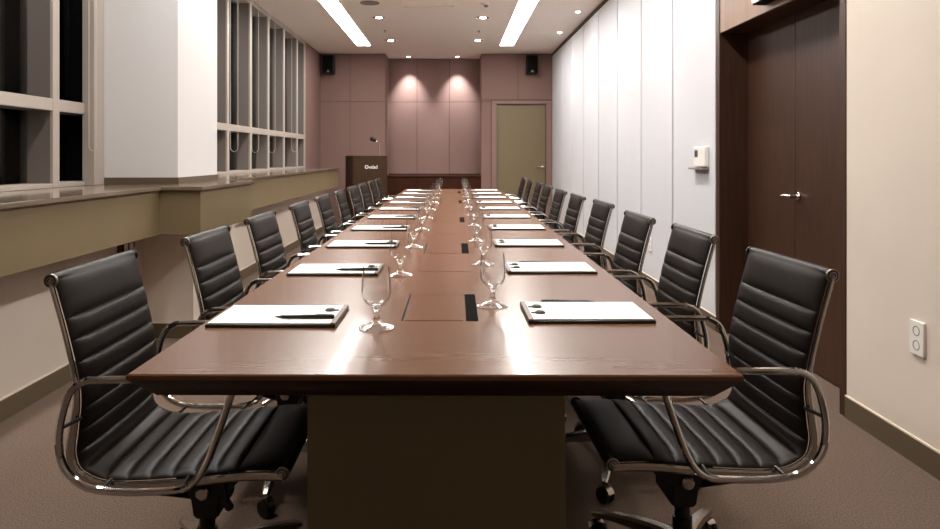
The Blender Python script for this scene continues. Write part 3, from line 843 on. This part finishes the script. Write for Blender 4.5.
def make_chair():
    t = thing('office_chair', '', 'chair', group='black leather swivel chairs around the conference table')
    obj('leather_sling', sling_bm(), M['leather'], t, angle=50)
    for s in (-1, 1):
        obj('side_rail', rail_bm(s), M['alu'], t)
        obj('armrest', arm_bm(s), [M['chrome'], M['black']], t)
        for e in (0, 1): obj('roll_cap', cap_bm(s, e), [M['black'], M['capmetal']], t)
    # mechanism under the seat
    bm = bmesh.new()
    b2 = bmesh.new(); prof = [(-.06, .398), (.118, .402), (.120, .362), (.098, .335), (.055, .298), (.050, .245), (-.012, .245), (-.02, .298), (-.06, .345)]
    fa = [b2.verts.new((x, -0.07, z)) for x, z in prof]; fb = [b2.verts.new((x, 0.07, z)) for x, z in prof]
    b2.faces.new(fa); b2.faces.new(fb[::-1])
    for k in range(len(prof)): b2.faces.new((fa[k], fa[(k + 1) % len(prof)], fb[(k + 1) % len(prof)], fb[k]))
    bmesh.ops.recalc_face_normals(b2, faces=b2.faces)
    bmesh.ops.bevel(b2, geom=b2.edges[:], offset=0.006, segments=2, affect='EDGES')
    merge(bm, b2)
    for s in (-1, 1):
        tube(bm, [(-0.02, s * 0.04, 0.295), (-0.08, s * 0.12, 0.345), (-0.148, s * 0.205, 0.396)], 0.012, 8)
        tube(bm, [(0.08, s * 0.05, 0.385), (0.125, s * 0.205, 0.410)], 0.009, 8)
    obj('tilt_mechanism', bm, M['black'], t)
    for s in (-1, 1):
        bm = bmesh.new()
        T = Matrix.Translation((0.016, s * 0.07, 0.317)) @ Matrix.Rotation(-s * PI / 2, 4, 'X')
        lathe(bm, [(0, -0.01), (0.017, -0.01), (0.017, 0.016), (0.013, 0.019), (0, 0.019)], 20, T)
        obj('tilt_knob', bm, M['alu'], t)
    bm = bmesh.new(); tube(bm, [(0.06, -0.05, 0.345), (0.10, -0.15, 0.335), (0.112, -0.18, 0.333)], [0.005, 0.005, 0.011], 8); obj('height_lever', bm, M['black'], t)
    bm = bmesh.new(); lathe(bm, [(0, 0.10), (0.026, 0.10), (0.026, 0.19), (0.020, 0.192), (0.020, 0.25), (0, 0.25)], 20); obj('gas_column', bm, M['black'], t)
    bm = bmesh.new(); lathe(bm, [(0, 0.09), (0.036, 0.09), (0.040, 0.10), (0.038, 0.135), (0.030, 0.145), (0, 0.145)], 24); obj('base_hub', bm, M['alu'], t)
    for k in range(5):
        a = math.radians(58 + 72 * k)
        lg = obj('base_leg', leg_bm(a), M['alu'], t)
        obj('caster', caster_bm(a), [M['black'], M['alu']], lg)
    return t
ch0 = make_chair()
YS = {1: [1.646, 2.36, 3.03, 3.93, 4.66, 5.38, 6.17, 6.86, 7.60, 8.36], -1: [1.590, 2.295, 3.006, 3.83, 4.57, 5.29, 6.01, 6.70, 7.44, 8.12]}
XRs = {1: [.909, .90, .88, .91, .89, .885, .89, .90, .895, .90], -1: [.908, .89, .893, .895, .90, .90, .90, .90, .90, .90]}
for side in (-1, 1):
    for k in range(10):
        y = YS[side][k] + 0.215; x = side * (XRs[side][k] - 0.288)
        rz = (PI if side > 0 else 0) + (random.uniform(-0.025, 0.025) if k > 1 else (0.0))
        if side < 0 and k == 0: rz, x = 0.015, x - 0.02
        spin = -0.14 if (side < 0 and k == 0) else math.radians(33) if (side > 0 and k == 0) else random.uniform(-0.6, 0.6)
        if side > 0 and k == 0: rz = PI + 0.03
        end = {0: 'nearest the viewer', 9: 'farthest away'}.get(k, 'from the near end')
        cc = put(ch0, (x, y, 0), rz, '%s black leather chair along the %s of the table, %s' % (ORD[k], SIDE[side], end))
        for c in cc.children:
            if c.name.startswith('base_leg'): c.rotation_euler = (0, 0, spin)

# ------------------------------------------------------------------ camera, world, view
cam = bpy.data.cameras.new('camera'); co = bpy.data.objects.new('camera', cam); COL.objects.link(co)
co.location = (0, 0, CAM_H); co.rotation_euler = (PI / 2, 0, 0)
cam.sensor_fit = 'HORIZONTAL'; cam.sensor_width = 36; cam.lens = 690 * 36 / 940
cam.shift_x = (470 - 452) / 940; cam.shift_y = -(264.5 - 156) / 940
cam.clip_start = 0.05
S.camera = co
w = bpy.data.worlds.new('night'); S.world = w; w.use_nodes = True
w.node_tree.nodes['Background'].inputs['Color'].default_value = (0.004, 0.004, 0.006, 1)
w.node_tree.nodes['Background'].inputs['Strength'].default_value = 1.0
S.view_settings.view_transform = 'Standard'; S.view_settings.look = 'None'
S.view_settings.exposure = 0.85; S.view_settings.gamma = 1.0; S.view_settings.use_curve_mapping = False
S.cycles.max_bounces = 12; S.cycles.transmission_bounces = 12; S.cycles.transparent_max_bounces = 16; S.cycles.glossy_bounces = 6; S.cycles.diffuse_bounces = 6
S.cycles.use_denoising = True
S.cycles.sample_clamp_indirect = 6.0
